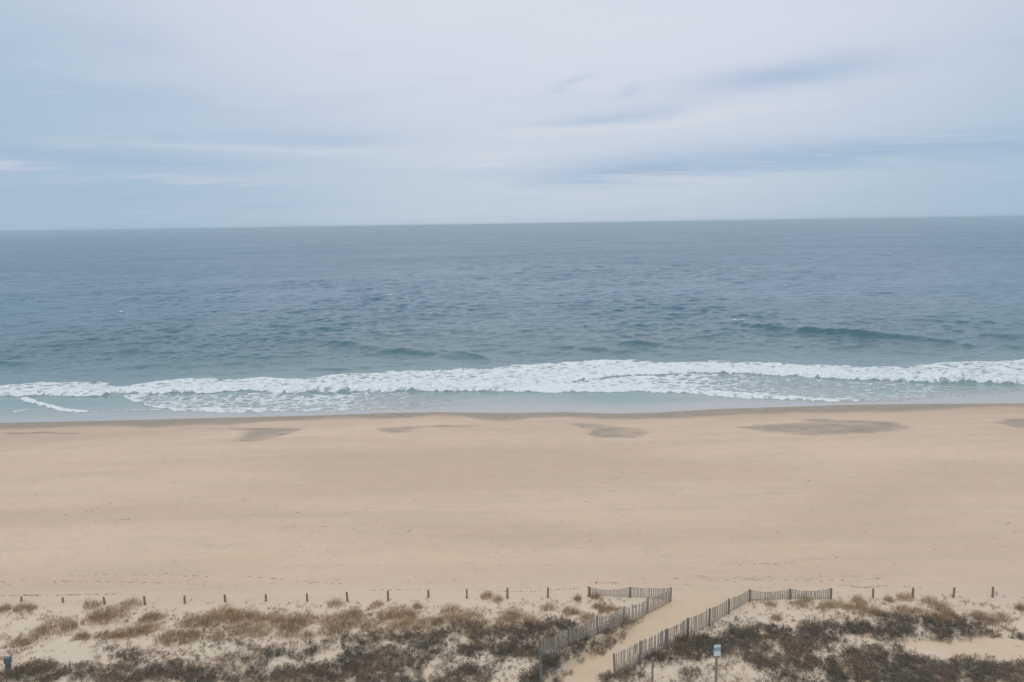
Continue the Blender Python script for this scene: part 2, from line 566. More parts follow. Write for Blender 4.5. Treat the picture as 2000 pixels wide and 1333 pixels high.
gx = axis([(-6000, -600, 900), (-600, -130, 47), (-130, -84, 1.0), (-84, -46, 0.32), (-46, 46, 0.145), (46, 84, 0.32), (84, 130, 1.0), (130, 600, 47), (600, 6000, 900)])
gy = axis([(-300, -40, 26), (-40, 28, 2.0), (28, 34, 0.5), (34, 60, 0.125), (60, 82, 0.24), (82, 112, 0.32), (112, 150, 2.0), (150, 170, 5)])
GX, GY = np.meshgrid(gx, gy)
GZ = height(GX, GY)
for (fx, fy, fr, fd) in footprints():
    i0, i1 = np.searchsorted(gx, [fx - 2.2 * fr, fx + 2.2 * fr])
    j0, j1 = np.searchsorted(gy, [fy - 2.2 * fr, fy + 2.2 * fr])
    if i1 - i0 < 1 or j1 - j0 < 1: continue
    X, Y = GX[j0:j1, i0:i1], GY[j0:j1, i0:i1]
    q = ((X - fx) ** 2 + (Y - fy) ** 2) / fr ** 2
    GZ[j0:j1, i0:i1] += fd * (0.55 * np.exp(-((np.sqrt(q) - 1.35) / 0.4) ** 2) - 1.2 * np.exp(-q * 1.5))
me = mesh_np('ground', np.stack([GX, GY, GZ], -1).reshape(-1, 3), grid_quads(len(gy), len(gx)))
S = interp(WATER, GX) - GY
wob = 0.5 * fbm(GX / 6, GY / 6, 31, 3)
lobe = 3.2 * fbm(GX / 13.0, GX * 0, 36, 3) + 0.9 * fbm(GX / 3.5, GY / 3.0, 37, 2)
wet = np.clip(1 - sstep(2.2, 8.0, S + 1.2 * wob - 1.4 * lobe), 0, 1)
wet = np.maximum(wet, 0.45 * (1 - sstep(3, 9, S + 3 * wob)))
wet = np.maximum(wet, 0.30 * (1 - sstep(8, 17, S + 9 * fbm(GX / 11, GY / 5, 35, 3))))
jx = GX + 0.9 * fbm(GX / 2.5, GY / 1.6, 32, 3)
jy = GY + 0.8 * fbm(GX / 3.0, GY / 1.6, 33, 3)
for P in WET:
    bb = (GX > P[:, 0].min() - 2) & (GX < P[:, 0].max() + 2) & (GY > P[:, 1].min() - 2) & (GY < P[:, 1].max() + 2)
    acc = np.zeros(GX.shape)
    for k in range(16):
        acc[bb] += in_poly(jx[bb] + rng.normal() * 0.8, jy[bb] + rng.normal() * 0.5, P) / 16.0
    wet = np.maximum(wet, 0.84 * acc * (0.85 + 0.5 * fbm(GX / 2.2, GY / 1.2, 34, 3)))
add_attr(me, 'wet', wet)
tint = path_mask(GX, GY) * (1 - sstep(44, 58, GY))
bb = (GX > ORANGE[:, 0].min() - 2) & (GY > ORANGE[:, 1].min() - 2) & (GY < ORANGE[:, 1].max() + 2)
ins = np.zeros(GX.shape, bool)
ins[bb] = in_poly(jx[bb], jy[bb], ORANGE)
tint = np.maximum(tint, ins * 0.8)
add_attr(me, 'path_tint', tint)
YP = interp(POSTLINE, GX)
add_attr(me, 'dune', (1 - sstep(YP - 3, YP + 3.5, GY)) * (1 - tint))
tag(link('ground', me, M_SAND), kind='structure')

# ------------------------------------------------------------------ sea
rows = list(np.arange(92, 190, 0.34))
while rows[-1] < 950:
    rows.append(rows[-1] + 0.34 * (rows[-1] / 190.0) ** 1.7)
while rows[-1] < 45000:
    rows.append(rows[-1] * 1.035)
ry = np.array(rows)
uu = np.concatenate([[-60, -12, -4, -2, -1.4], np.linspace(-1, 1, 640), [1.4, 2, 4, 12, 60]])
SX = uu[None, :] * (0.70 * ry[:, None] + 14)
SY = np.repeat(ry[:, None], len(uu), 1)
sw = SY - interp(WATER, SX)                        # metres seaward of the waterline
depthf = sstep(2, 45, sw)
dyr = np.gradient(ry)[:, None]
SZ = np.zeros_like(SX); OX = np.zeros_like(SX); OY = np.zeros_like(SX)
near = ry < 1000
r = np.random.default_rng(5)
nx, ny = SX[near], SY[near]
zz = np.zeros_like(nx); ox = np.zeros_like(nx); oy = np.zeros_like(nx)
gust = 0.75 + 0.5 * sstep(-0.35, 0.45, fbm(nx / 45, ny / 60, 41, 3))
for k in range(64):
    lam = 1.3 * (13.0 / 1.3) ** r.random()
    th = r.normal() * 0.5 + 0.08
    kx, ky = math.sin(th) * 2 * math.pi / lam, -math.cos(th) * 2 * math.pi / lam
    amp = 0.0053 * lam ** 0.82 * (0.6 + 0.8 * r.random())
    fade = sstep(1.6, 3.2, lam / dyr[near])
    ph = kx * nx + ky * ny + r.random() * 6.283
    c, s_ = np.cos(ph), np.sin(ph)
    zz += fade * amp * c
    ox -= fade * amp * 0.8 * math.sin(th) * s_
    oy += fade * amp * 0.8 * math.cos(th) * s_
att = gust * (0.10 + 0.90 * sstep(8, 60, sw[near])) * sstep(0.5, 12, sw[near]) * (1 - sstep(600, 980, ny))
SZ[near] = zz * att; OX[near] = ox * att; OY[near] = oy * att


def ridge(pts, amp, front, back, z0=0.0):
    L = line_at(pts)
    x0, x1 = L[0][0], L[0][-1]
    t = np.clip((SX - x0) / (x1 - x0), 0, 1)
    tap = np.sin(np.pi * t) ** 0.5 * ((SX > x0) & (SX < x1))
    d = SY - interp(L, SX) - 1.6 * fbm(SX / 22, SY / 60, 51, 2) - 0.25 * fbm(SX / 4, SY / 9, 52, 2)
    d = d - 0.35 * front
    prof = np.where(d < 0, np.exp(-(d / front) ** 2), np.exp(-(d / back) ** 2))
    return amp * tap * prof


for pts, a, f_, b_ in (
        ([(1440, 634), (1520, 645), (1600, 652), (1700, 660), (1800, 667), (1900, 676)], 1.35, 2.9, 9.0),
        ([(1900, 656), (1960, 660), (2050, 664), (2160, 670)], 0.7, 3.0, 9.0),
        ([(430, 652), (520, 658), (620, 668), (720, 682), (850, 694), (960, 708)], 0.75, 2.6, 7.0),
        ([(860, 690), (905, 697), (960, 706)], 0.55, 1.5, 4.0),
        ([(225, 690), (265, 689), (330, 693)], 0.7, 1.6, 4.0), ([(-60, 712), (10, 714), (60, 716)], 0.5, 1.6, 4.0),
        ([(440, 698), (520, 699), (580, 700)], 0.35, 1.5, 4.0), ([(590, 722), (640, 721), (690, 723)], 0.4, 1.2, 3.0),
        ([(1090, 678), (1130, 682), (1190, 684)], 0.4, 1.6, 4.0), ([(1200, 672), (1245, 672), (1310, 676)], 0.5, 1.6, 4.0),
        ([(1810, 742), (1850, 745), (1910, 750)], 0.95, 1.2, 4.0),
        ([(1300, 600), (1400, 612), (1500, 622)], 0.5, 2.4, 6.0), ([(100, 640), (250, 650), (380, 662)], 0.4, 2.4, 6.0)):
    SZ += ridge(pts, a, f_, b_)

B1_BACK = line_at([(-200, 760), (0, 757), (60, 749), (100, 744), (200, 744), (240, 754), (340, 742), (420, 737), (520, 738), (600, 741), (680, 730), (760, 724),
                   (860, 723), (950, 716), (1040, 712), (1100, 706), (1150, 704), (1240, 703), (1300, 708), (1430, 706), (1500, 709), (1620, 715),
                   (1700, 719), (1790, 717), (1850, 709), (1950, 700), (2000, 697), (2200, 694)])
B1_FRONT = line_at([(-200, 776), (0, 773), (100, 774), (200, 774), (225, 767), (300, 770), (400, 768), (490, 764), (560, 767), (640, 767), (760, 763), (860, 765),
                    (960, 764), (1040, 757), (1120, 744), (1200, 735), (1350, 728), (1450, 730), (1550, 734), (1680, 743), (1740, 744), (1810, 747), (1900, 749), (2000, 751), (2200, 752)])
B2_FRONT = line_at([(940, 765), (1080, 766), (1150, 766), (1250, 765), (1330, 768), (1400, 774), (1470, 779), (1560, 782), (1640, 786), (1720, 784), (1800, 779), (1900, 770), (2000, 765), (2200, 764)])
B2_STRIP = line_at([(940, 755), (1080, 753), (1150, 754), (1250, 754), (1330, 758), (1400, 764), (1470, 769), (1560, 773), (1640, 779), (1720, 780), (1800, 777), (1900, 769), (2000, 764), (2200, 763)])
B4_FRONT = line_at([(216, 768), (260, 784), (300, 797), (340, 804), (450, 806), (640, 804), (800, 799), (900, 791), (1000, 778)])
B4_STRIP = line_at([(216, 764), (260, 778), (300, 792), (340, 800), (450, 802), (640, 800), (800, 796), (900, 789), (1000, 777)])
wig = 0.8 * fbm(SX / 4.0, SY / 4.0, 61, 4) + 0.5 * fbm(SX / 1.1, SY / 1.1, 65, 2)
wig_b = 3.6 * fbm(SX / 6.0, SY / 3.0, 62, 4)
XW = SX * FPX / (SY + 1e-6) / 1.0 + 1000           # photo column, only used to look up the surveyed strength


def between(front, back, wf=0.5, wb=1.2):
    d0 = SY - interp(front, SX) + wig
    d1 = interp(back, SX) - SY + wig_b
    return sstep(-wf * 1.4, 0.1, d0) * sstep(-wb, wb * 1.4, d1), d0, d1


def along(px, v):
    xs = np.array([at(p, 750)[0] for p in px])
    return np.interp(SX, xs, v)


foam = np.zeros_like(SX)
m1, d0, d1 = between(B1_FRONT, B1_BACK)
foam = np.maximum(foam, m1 * along([0, 200, 1000, 1300, 1700, 1850, 2000], [0.80, 0.80, 0.90, 0.92, 0.90, 0.80, 0.84]) * (0.80 + 0.20 * np.exp(-np.maximum(d0, 0) / 5.0)))
bore1 = 1.05 * along([-100, 0, 200, 500, 1000, 1150, 1800, 2100], [0.6, 0.8, 0.6, 0.8, 0.9, 0.45, 0.9, 1.0])
SZ += bore1 * sstep(-0.5, 0.9, d0) * np.exp(-np.maximum(d0, 0) / 7.0) * sstep(-3, 2, d1)
m2, d0b, d1b = between(B2_FRONT, B1_FRONT)
xin = sstep(at(925, 760)[0], at(1000, 760)[0], SX)
foam = np.maximum(foam, m2 * xin * along([900, 1000, 1250, 1400, 1550, 1750, 1900, 2000], [0.9, 0.86, 0.78, 0.55, 0.42, 0.46, 0.36, 0.36]))
m3, d0c, _ = between(B2_FRONT, B2_STRIP)
foam = np.maximum(foam, m3 * xin * along([900, 1000, 1300, 1500, 1650, 1720, 1850], [0.95, 0.95, 0.88, 0.72, 0.56, 0.42, 0.3]))
SZ += 0.34 * xin * along([1000, 1600, 1750, 2000], [1, 1, 0.3, 0.1]) * sstep(-0.4, 0.6, d0c) * np.exp(-np.maximum(d0c, 0) / 3.0)
m4, d0d, _ = between(B4_FRONT, B1_FRONT)
xin4 = sstep(at(210, 780)[0], at(240, 780)[0], SX) * (1 - sstep(at(860, 780)[0], at(1010, 780)[0], SX))
foam = np.maximum(foam, m4 * xin4 * along([220, 300, 350, 500, 700, 800, 900], [0.62, 0.60, 0.50, 0.55, 0.56, 0.42, 0.25]))
m5, d0e, _ = between(B4_FRONT, B4_STRIP, 0.3, 0.6)
foam = np.maximum(foam, m5 * xin4 * along([220, 340, 450, 650, 800, 900], [0.85, 0.80, 0.74, 0.62, 0.35, 0.1]))
SZ += 0.12 * xin4 * sstep(-0.3, 0.4, d0e) * np.exp(-np.maximum(d0e, 0) / 2.0)


def streak(pts, w, dens, h=0.08):
    global foam, SZ
    L = line_at(pts)
    d = np.abs(SY - interp(L, SX) + 0.25 * wig) / w
    ok = (SX > L[0][0]) & (SX < L[0][-1])
    t = np.clip((SX - L[0][0]) / (L[0][-1] - L[0][0]), 0, 1)
    k = np.exp(-d ** 2) * ok * np.minimum(1, 5 * np.sin(np.pi * t))
    foam = np.maximum(foam, dens * k)
    SZ = SZ + h * k


streak([(40, 776), (75, 788), (110, 798), (135, 802), (175, 806)], 1.0, 0.95)
streak([(20, 806), (60, 800)], 0.7, 0.8)
streak([(165, 806), (240, 802), (345, 800)], 0.5, 0.6)
streak([(1422, 624), (1458, 624.5)], 0.9, 0.85, 0.02)
streak([(1462, 631), (1492, 634)], 0.9, 0.6, 0.02)
streak([(1490, 639), (1560, 646), (1660, 653)], 0.7, 0.58)
streak([(753, 577), (767, 577)], 1.4, 0.7, 0.15)
streak([(232, 610), (242, 610)], 1.4, 0.9, 0.3)
streak([(570, 602), (592, 603)], 1.0, 0.55)
# old foam marbling far inshore
foam = np.maximum(foam, 0.30 * along([-100, 400, 1000, 2000], [0.9, 0.7, 0.6, 0.8]) * sstep(-0.05, 0.35, fbm(SX / 12, SY / 7, 63, 3)) * (1 - sstep(24, 36, sw)) * sstep(1, 4, sw))
# churned surface under the foam
SZ += foam * (0.22 * fbm(SX / 0.9, SY / 1.1, 64, 3) + 0.18 * fbm(SX / 3.0, SY / 2.0, 66, 2)) * sstep(0.3, 0.8, foam)
SZ *= sstep(0.0, 2.5, sw + 1.0) * 1.0
SZ += 0.012 * (sw < 3)
me = mesh_np('sea', np.stack([SX + OX, SY + OY, SZ], -1).reshape(-1, 3), grid_quads(len(ry), len(uu)))
add_attr(me, 'foam', foam)
add_attr(me, 'offshore', np.clip((sw - 6) / 170.0, 0, 1))
add_attr(me, 'thin', 1 - sstep(0.5, 13, sw + 5 * fbm(SX / 14, SY / 6, 67, 3)))
tag(link('sea', me, M_SEA), kind='structure')

# ------------------------------------------------------------------ posts and fences
def post_mesh(name, h, r0, seed, sides=9, bury=0.35):
    q = random.Random(seed)
    prof = [(-bury, 1.0), (0.0, 1.0), (h * 0.5, 0.97), (h - 0.025, 0.93), (h, 0.78)]
    v, f = [], []
    for z, s in prof:
        for k in range(sides):
            a = 2 * math.pi * k / sides
            rr = r0 * s * (1 + 0.07 * math.sin(3 * a + seed) + q.uniform(-0.03, 0.03))
            v.append((rr * math.cos(a), rr * math.sin(a), z + (0.012 * math.cos(a + seed) if z >= h - 0.03 else 0)))
    for i in range(len(prof) - 1):
        for k in range(sides):
            f.append((i * sides + k, i * sides + (k + 1) % sides, (i + 1) * sides + (k + 1) % sides, (i + 1) * sides + k))
    n = len(v)
    v.append((0, 0, h + 0.008))
    t = [((len(prof) - 1) * sides + k, (len(prof) - 1) * sides + (k + 1) % sides, n) for k in range(sides)]
    return mesh_np(name, v, f, t, smooth=False)


def box_mesh(name, sx, sy, z0, z1, top=0.0, bevel=0.0):
    x, y = sx / 2, sy / 2
    v = [(-x, -y, z0), (x, -y, z0), (x, y, z0), (-x, y, z0), (-x, -y, z1), (x, -y, z1 - top), (x, y, z1 - top), (-x, y, z1)]
    f = [(0, 3, 2, 1), (4, 5, 6, 7), (0, 1, 5, 4), (1, 2, 6, 5), (2, 3, 7, 6), (3, 0, 4, 7)]
    return mesh_np(name, v, f, smooth=False)


ORD = ['first', 'second', 'third', 'fourth', 'fifth', 'sixth', 'seventh', 'eighth', 'ninth', 'tenth', 'eleventh', 'twelfth', 'thirteenth', 'fourteenth']
LEFT_POSTS = [(42, 1175, 1166), (123, 1177, 1167), (204.5, 1181, 1166), (283, 1182, 1164), (361, 1179, 1164), (440, 1176, 1162), (519.5, 1175, 1161),
              (600, 1175, 1159), (679, 1175, 1156), (758, 1174, 1154), (837, 1167, 1152), (912, 1169, 1151), (991, 1169.5, 1149), (1070, 1168, 1148)]
RIGHT_POSTS = [(1705, 1167.5, 1150), (1782.5, 1167.5, 1148), (1862, 1167.5, 1147.5), (1938.5, 1167, 1147)]
landmarks = []
for i, (px, pb, pt) in enumerate(LEFT_POSTS + RIGHT_POSTS):
    g = ground(px, pb)
    h = top_height(g, pt)
    o = link('dune_post', post_mesh('dune_post', h, 0.060 + 0.012 * random.random(), i), M_POST)
    o.location = g
    o.rotation_euler = (R(random.uniform(-2.5, 2.5)), R(random.uniform(-3, 3)), random.random() * 6)
    if i < 14:
        lab = 'weathered round wooden dune post, %s in the row counted from the left' % ORD[i]
    else:
        lab = 'weathered round wooden dune post, %s to the right of the slatted fences' % ORD[i - 14]
    tag(o, lab, 'post', 'posts along the seaward edge of the dune')
    landmarks.append((g[0], g[1]))

slat_me = [mesh_np('slat', [(-a / 2, -0.006, 0), (a / 2, -0.006, 0), (a / 2, 0.006, 0), (-a / 2, 0.006, 0),
                            (-a / 2 * 0.95, -0.006, 1.0), (a / 2, -0.006, 0.992), (a / 2, 0.006, 0.992), (-a / 2 * 0.95, 0.006, 1.0)],
                   [(0, 3, 2, 1), (4, 5, 6, 7), (0, 1, 5, 4), (1, 2, 6, 5), (2, 3, 7, 6), (3, 0, 4, 7)], smooth=False) for a in (0.052, 0.058, 0.064)]
for mm in slat_me: mm.materials.append(M_SLAT)


def tube(pts, rad, sides=5):
    v, f = [], []
    for p in pts:
        for k in range(sides):
            a = 2 * math.pi * k / sides
            v.append((p[0] + rad * math.cos(a) * 0.6, p[1] + rad * math.cos(a) * 0.6, p[2] + rad * math.sin(a)))
    for i in range(len(pts) - 1):
        for k in range(sides):
            f.append((i * sides + k, i * sides + (k + 1) % sides, (i + 1) * sides + (k + 1) % sides, (i + 1) * sides + k))
    return v, f


def fence(name, spec, label, sags, lean):
    """spec: list of (px, base row, top row) of the posts along the fence"""
    root = link(name, None)
    P = []
    for (px, pb, pt) in spec:
        g = ground(px, pb)
        P.append((g, top_height(g, pt)))
    root.location = P[0][0]
    o0 = np.array(P[0][0])
    for i, (g, h) in enumerate(P):
        o = link('post', post_mesh('fence_post', h + 0.04, 0.062 + 0.012 * random.random(), 40 + i), M_POST, root)
        o.location = np.array(g) - o0
        o.rotation_euler = (R(random.uniform(-2, 2)), R(random.uniform(-2, 2)), random.random() * 6)
    wires = {0: [], 1: [], 2: [], 3: []}
    for i in range(len(P) - 1):
        (a, ha), (b, hb) = P[i], P[i + 1]
        L = math.hypot(b[0] - a[0], b[1] - a[1])
        n = max(4, int(round(L / 0.108)))
        ang = math.atan2(b[1] - a[1], b[0] - a[0])
        nrm = np.array([-math.sin(ang), math.cos(ang)])
        phase = 0.0
        for k in range(1, n):
            t = k / n
            x = a[0] + (b[0] - a[0]) * t; y = a[1] + (b[1] - a[1]) * t
            bow = 0.05 * math.sin(math.pi * t)
            x += nrm[0] * (bow + 0.075 * lean); y += nrm[1] * (bow + 0.075 * lean)
            gz = float(height(x, y))
            ztop = (a[2] + ha) * (1 - t) + (b[2] + hb) * t - sags[i % len(sags)] * 4 * t * (1 - t) + random.uniform(-0.014, 0.014)
            zbot = gz - 0.12
            o = bpy.data.objects.new('slat', random.choice(slat_me))
            COL.objects.link(o)
            o.parent = root
            o.location = (x - o0[0], y - o0[1], zbot - o0[2])
            o.scale = (1, 1, max(0.4, ztop - zbot))
            phase = 0.8 * phase + random.gauss(0, 0.9)
            o.rotation_euler = (R(random.uniform(-2.5, 2.5)), R(phase * 1.9), ang)
            for w, q in enumerate((0.16, 0.40, 0.64, 0.88)):
                wires[w].append((x - o0[0] + nrm[0] * 0.014, y - o0[1] + nrm[1] * 0.014, gz + (ztop - gz) * q - o0[2]))
    for w in wires.values():
        v, f = tube(w, 0.006)
        link('wire', mesh_np('wire', v, f), M_WIRE, root)
    tag(root, label, 'fence', 'slatted sand fences beside the path')
    return root


fence('sand_fence', [(1150, 1166, 1147.5), (1229.5, 1167.5, 1148), (1309, 1175, 1149.5), (1265, 1197, 1168), (1219, 1215, 1186), (1165.5, 1240, 1205), (1109, 1262, 1226), (1055, 1288, 1250)],
      'weathered slatted sand fence left of the sandy path, turning left at its seaward end', (0.20, 0.06, 0.03, 0.03, 0.04, 0.04, 0.04), 1)
fence('sand_fence', [(1623, 1171, 1150), (1543, 1171, 1151), (1464, 1176, 1153), (1423, 1200, 1171), (1385, 1223, 1190), (1343, 1246, 1209), (1302, 1268, 1229), (1250, 1297, 1254), (1201, 1323, 1278)],
      'weathered slatted sand fence right of the sandy path, turning right at its seaward end', (0.14, 0.14, 0.05, 0.03, 0.03, 0.04, 0.03, 0.03), -1)

# ------------------------------------------------------------------ signs and marker posts in front
def sign_texture():
    m, T, b, out = material('sign_print')
    tcn = T.n('ShaderNodeTexCoord').outputs['Object']
    sp = T.n('ShaderNodeSeparateXYZ')
    T.put(sp.inputs[0], tcn)
    z = sp.outputs[2]
    top = T.rng(z, 0.245, 0.25)
    n = T.noise(T.scaled(tcn, (70, 1, 18)), 1.0, 3, 0.6)
    lines = T.math('MULTIPLY', T.rng(T.math('SINE', T.math('MULTIPLY', z, 105.0)), 0.3, 0.7), T.rng(n, 0.42, 0.5))
    blue = T.mix(T.math('MULTIPLY', lines, 0.6), (0.20, 0.34, 0.43), (0.48, 0.58, 0.62))
    whit = T.mix(T.math('MULTIPLY', lines, 0.32), (0.60, 0.66, 0.68), (0.25, 0.38, 0.45))
    c = T.mix(top, whit, blue)
    c = T.mix(T.rng(z, 0.445, 0.45), c, (0.55, 0.65, 0.70))
    T.put(b.inputs['Base Color'], c)
    b.inputs['Roughness'].default_value = 0.5
    return m


def sign(px, pbase, ptop, w, h, yaw, label, face, cat='sign', plate_drop=0.0):
    g = ground(px, pbase)
    H = top_height(g, ptop)
    root = link('dune_sign', None)
    root.location = g
    root.rotation_euler = (0, 0, R(yaw))
    p = link('post', box_mesh('sign_post', 0.09, 0.09, -0.4, H - 0.02 - plate_drop, 0.01), M_POST, root)
    b = link('panel', box_mesh('sign_panel', w, 0.012, 0.0, h), face, root)
    b.location = (0, -0.054, H - h)
    for z in (0.07, h - 0.07):
        v, f = tube([(0, -0.016, 0), (0, -0.004, 0)], 0.012, 8)
        v = [(0.012 * math.cos(2 * math.pi * k / 8), yy, 0.012 * math.sin(2 * math.pi * k / 8)) for yy in (-0.012, -0.0055) for k in range(8)]
        f = [(k, (k + 1) % 8, 8 + (k + 1) % 8, 8 + k) for k in range(8)] + [(0, 7, 6, 5), (0, 5, 4, 3), (0, 3, 2, 1)]
        bo = link('bolt', mesh_np('bolt', v, f, smooth=False), M_WIRE, b)
        bo.location = (0, 0, z)
    tag(root, label, cat)
    return root


M_SIGN = sign_texture()
M_PLATE = plain('grey_plate', (0.16, 0.20, 0.20), 0.5)
sign(1398, 1350, 1259, 0.33, 0.56, 8, 'small blue and white notice on a wooden post right of the path', M_SIGN)
sign(1274, 1349, 1285, 0.30, 0.50, 74, 'notice post with its dark panel turned edge-on, at the near end of the right fence', M_PLATE)
# wide squat marker post at the left edge
g = ground(17, 1309)
H = top_height(g, 1284)
mp = link('marker_post', None)
mp.location = g
mp.rotation_euler = (0, 0, R(9))
M_GREYPOST = wood_material('grey_post', (0.20, 0.215, 0.205), (0.13, 0.145, 0.14))
link('shaft', box_mesh('shaft', 0.19, 0.19, -0.3, H - 0.30), M_GREYPOST, mp)
hd = link('head', box_mesh('head', 0.29, 0.22, 0, 0.30, 0.015), M_GREYPOST, mp)
hd.location = (0, 0, H - 0.30)
tag(mp, 'squat grey-green wooden marker post standing among shrubs at the left edge', 'post')
# leaning post hidden in the shrubs beside the path
g = ground(1058, 1352)
H = top_height(g, 1268)
op = link('shrub_post', post_mesh('shrub_post', H, 0.075, 77), M_GREYPOST)
op.location = g
op.rotation_euler = (0, R(-2), 0)
tag(op, 'dark grey-green post half hidden in shrubs left of the path', 'post')

# ------------------------------------------------------------------ plants
def blades(n, rad, h, lean, spread, w, seed, seg=3):
    """tuft of grass: verts, quads, tris"""
    q = np.random.default_rng(seed)
    v, f, t = [], [], []
    for i in range(n):
        rr = rad * math.sqrt(q.random()); a = q.random() * 6.283
        bx, by = rr * math.cos(a), rr * math.sin(a)
        L = h * (0.45 + 0.6 * q.random()) * (1.0 - 0.45 * rr / rad)
        da = a + q.normal() * 0.8
        out = spread * (0.2 + rr / rad) * q.random()
        dx, dy = math.cos(da) * out + lean[0] * (0.5 + q.random()), math.sin(da) * out + lean[1] * (0.5 + q.random())
        wa = q.random() * 3.14
        wx, wy = w * math.cos(wa), w * math.sin(wa)
        i0 = len(v)
        for s in range(seg):
            u = s / seg
            cx, cy = bx + dx * L * u * u, by + dy * L * u * u
            cz = L * u * (1 - 0.28 * u * min(1.0, math.hypot(dx, dy))) - 0.03
            k = 1 - 0.55 * u
            v += [(cx - wx * k, cy - wy * k, cz), (cx + wx * k, cy + wy * k, cz)]
            if s: f.append((i0 + 2 * s - 2, i0 + 2 * s - 1, i0 + 2 * s + 1, i0 + 2 * s))
        v.append((bx + dx * L, by + dy * L, L * (1 - 0.28 * min(1.0, math.hypot(dx, dy))) - 0.03))
        t.append((i0 + 2 * seg - 2, i0 + 2 * seg - 1, len(v) - 1))
    return np.array(v), np.array(f).reshape(-1, 4), np.array(t).reshape(-1, 3)


def twigs(n, rad, h, seed, leaves):
    """low shrub: branching stems (quads) and small leaf faces (tris), returned apart"""
    q = np.random.default_rng(seed)
    sv, sf, lv, lt = [], [], [], []

    def stem(p, d, L, w):
        e = p + d * L
        s = np.cross(d, [q.normal(), q.normal(), q.normal() * 0.3])
        s = s / (np.linalg.norm(s) + 1e-9) * w
        i0 = len(sv)
        sv.extend([p - s, p + s, e + s * 0.6, e - s * 0.6])
        sf.append((i0, i0 + 1, i0 + 2, i0 + 3))
        return e

    for i in range(n):
        a = q.random() * 6.283; rr = rad * 0.6 * math.sqrt(q.random())
        p = np.array([rr * math.cos(a), rr * math.sin(a), -0.04])
        d = np.array([math.cos(a) * 0.7 + q.normal() * 0.35, math.sin(a) * 0.7 + q.normal() * 0.35, 0.9 + 0.4 * q.random()])
        d /= np.linalg.norm(d)
        e = stem(p, d, h * (0.35 + 0.25 * q.random()), 0.009)
        for j in range(3):
            d2 = d + q.normal(size=3) * 0.5
            d2[2] = abs(d2[2]) * 0.8 + 0.15
            d2 /= np.linalg.norm(d2)
            e2 = stem(e, d2, h * (0.25 + 0.35 * q.random()), 0.006)
            for k in range(leaves):
                c = e + (e2 - e) * q.random() + q.normal(size=3) * 0.05
                u, w = q.normal(size=3), q.normal(size=3)
                u = u / np.linalg.norm(u) * 0.035; w = w / np.linalg.norm(w) * 0.022
                i0 = len(lv)
                lv.extend([c - u, c + w, c + u])
                lt.append((i0, i0 + 1, i0 + 2))
    return np.array(sv), np.array(sf), np.array(lv), np.array(lt)


GV = []                                  # grass clump variants (wide, loose)
for s in range(6):
    v, f, t = blades(300, 0.50 + 0.05 * s, 0.80, (0.25 + 0.1 * (s % 3), -0.05), 0.75, 0.0065, 100 + s)
    GV.append((v, f, t))
grass_me = []
for s, (v, f, t) in enumerate(GV):
    mm = mesh_np('grass_clump', v, f, t)
    mm.materials.append(M_GRASS)
    grass_me.append(mm)

pc = np.array([p[0] for p in landmarks])
post_name = ['the %s post from the left' % ORD[i] for i in range(14)] + ['the %s post right of the fences' % ORD[i] for i in range(4)]
extra = [(1190, 'the left fence seaward run'), (1250, 'the left fence beside the path'), (1500, 'the corner of the right fence'), (1590, 'the right fence far end')]
mark = [(landmarks[i][0], landmarks[i][1], post_name[i]) for i in range(18)]
for px, nm in extra:
    g = ground(px, 1170)
    mark.append((g[0], g[1], nm))

# large clumps seen one by one: (column, base row, width in px)
CL = [(8, 1192, 24), (40, 1190, 26), (62, 1190, 14), (45, 1258, 30), (80, 1236, 30), (112, 1225, 46), (135, 1228, 30), (178, 1184, 30), (200, 1200, 46), (218, 1208, 40), (186, 1214, 36),
      (252, 1184, 30), (262, 1240, 30), (160, 1246, 26), (295, 1204, 24), (310, 1210, 18), (284, 1212, 20), (255, 1238, 40), (290, 1232, 40), (230, 1246, 26), (205, 1244, 30),
      (350, 1248, 44), (375, 1246, 36), (330, 1246, 34), (418, 1214, 50), (440, 1200, 46), (455, 1210, 34), (395, 1216, 40), (478, 1210, 40), (368, 1218, 34), (425, 1246, 30), (470, 1232, 40), (505, 1236, 36),
      (492, 1212, 36), (520, 1214, 36), (550, 1216, 36), (575, 1222, 50), (590, 1212, 36), (562, 1236, 36), (626, 1214, 30), (655, 1182, 22), (672, 1212, 46), (690, 1204, 40), (662, 1226, 40), (700, 1218, 30),
      (735, 1185, 20), (756, 1210, 40), (775, 1202, 44), (795, 1206, 36), (815, 1188, 18), (720, 1228, 30), (745, 1238, 34), (780, 1226, 36), (800, 1222, 34), (640, 1236, 36), (600, 1244, 30),
      (842, 1218, 38), (868, 1214, 34), (880, 1196, 30), (915, 1206, 34), (928, 1222, 34), (922, 1238, 36), (895, 1214, 30), (985, 1216, 30), (1000, 1204, 30), (1022, 1212, 30), (1040, 1222, 30), (1062, 1230, 20), (978, 1226, 26),
      (950, 1167, 20), (972, 1174, 16), (1068, 1190, 20), (1110, 1197, 26), (1122, 1200, 18), (1170, 1188, 18), (1182, 1194, 20), (1195, 1192, 12), (1147, 1212, 20), (1128, 1172, 12), (1162, 1168, 16),
      (1574, 1174, 16), (1560, 1182, 22), (1504, 1184, 14), (1580, 1226, 26), (1516, 1210, 20), (1612, 1186, 24), (1630, 1184, 22), (1656, 1188, 22), (1676, 1175, 20), (1690, 1197, 28), (1682, 1186, 22),
      (1735, 1174, 16), (1766, 1194, 26), (1792, 1197, 22), (1768, 1170, 24), (1836, 1190, 26), (1838, 1212, 34), (1852, 1204, 24), (1912, 1204, 24), (1956, 1210, 28), (1930, 1216, 26), (1815, 1176, 20), (1994, 1190, 20), (1725, 1202, 20), (1710, 1198, 16)]
cols = {}
clumps = []
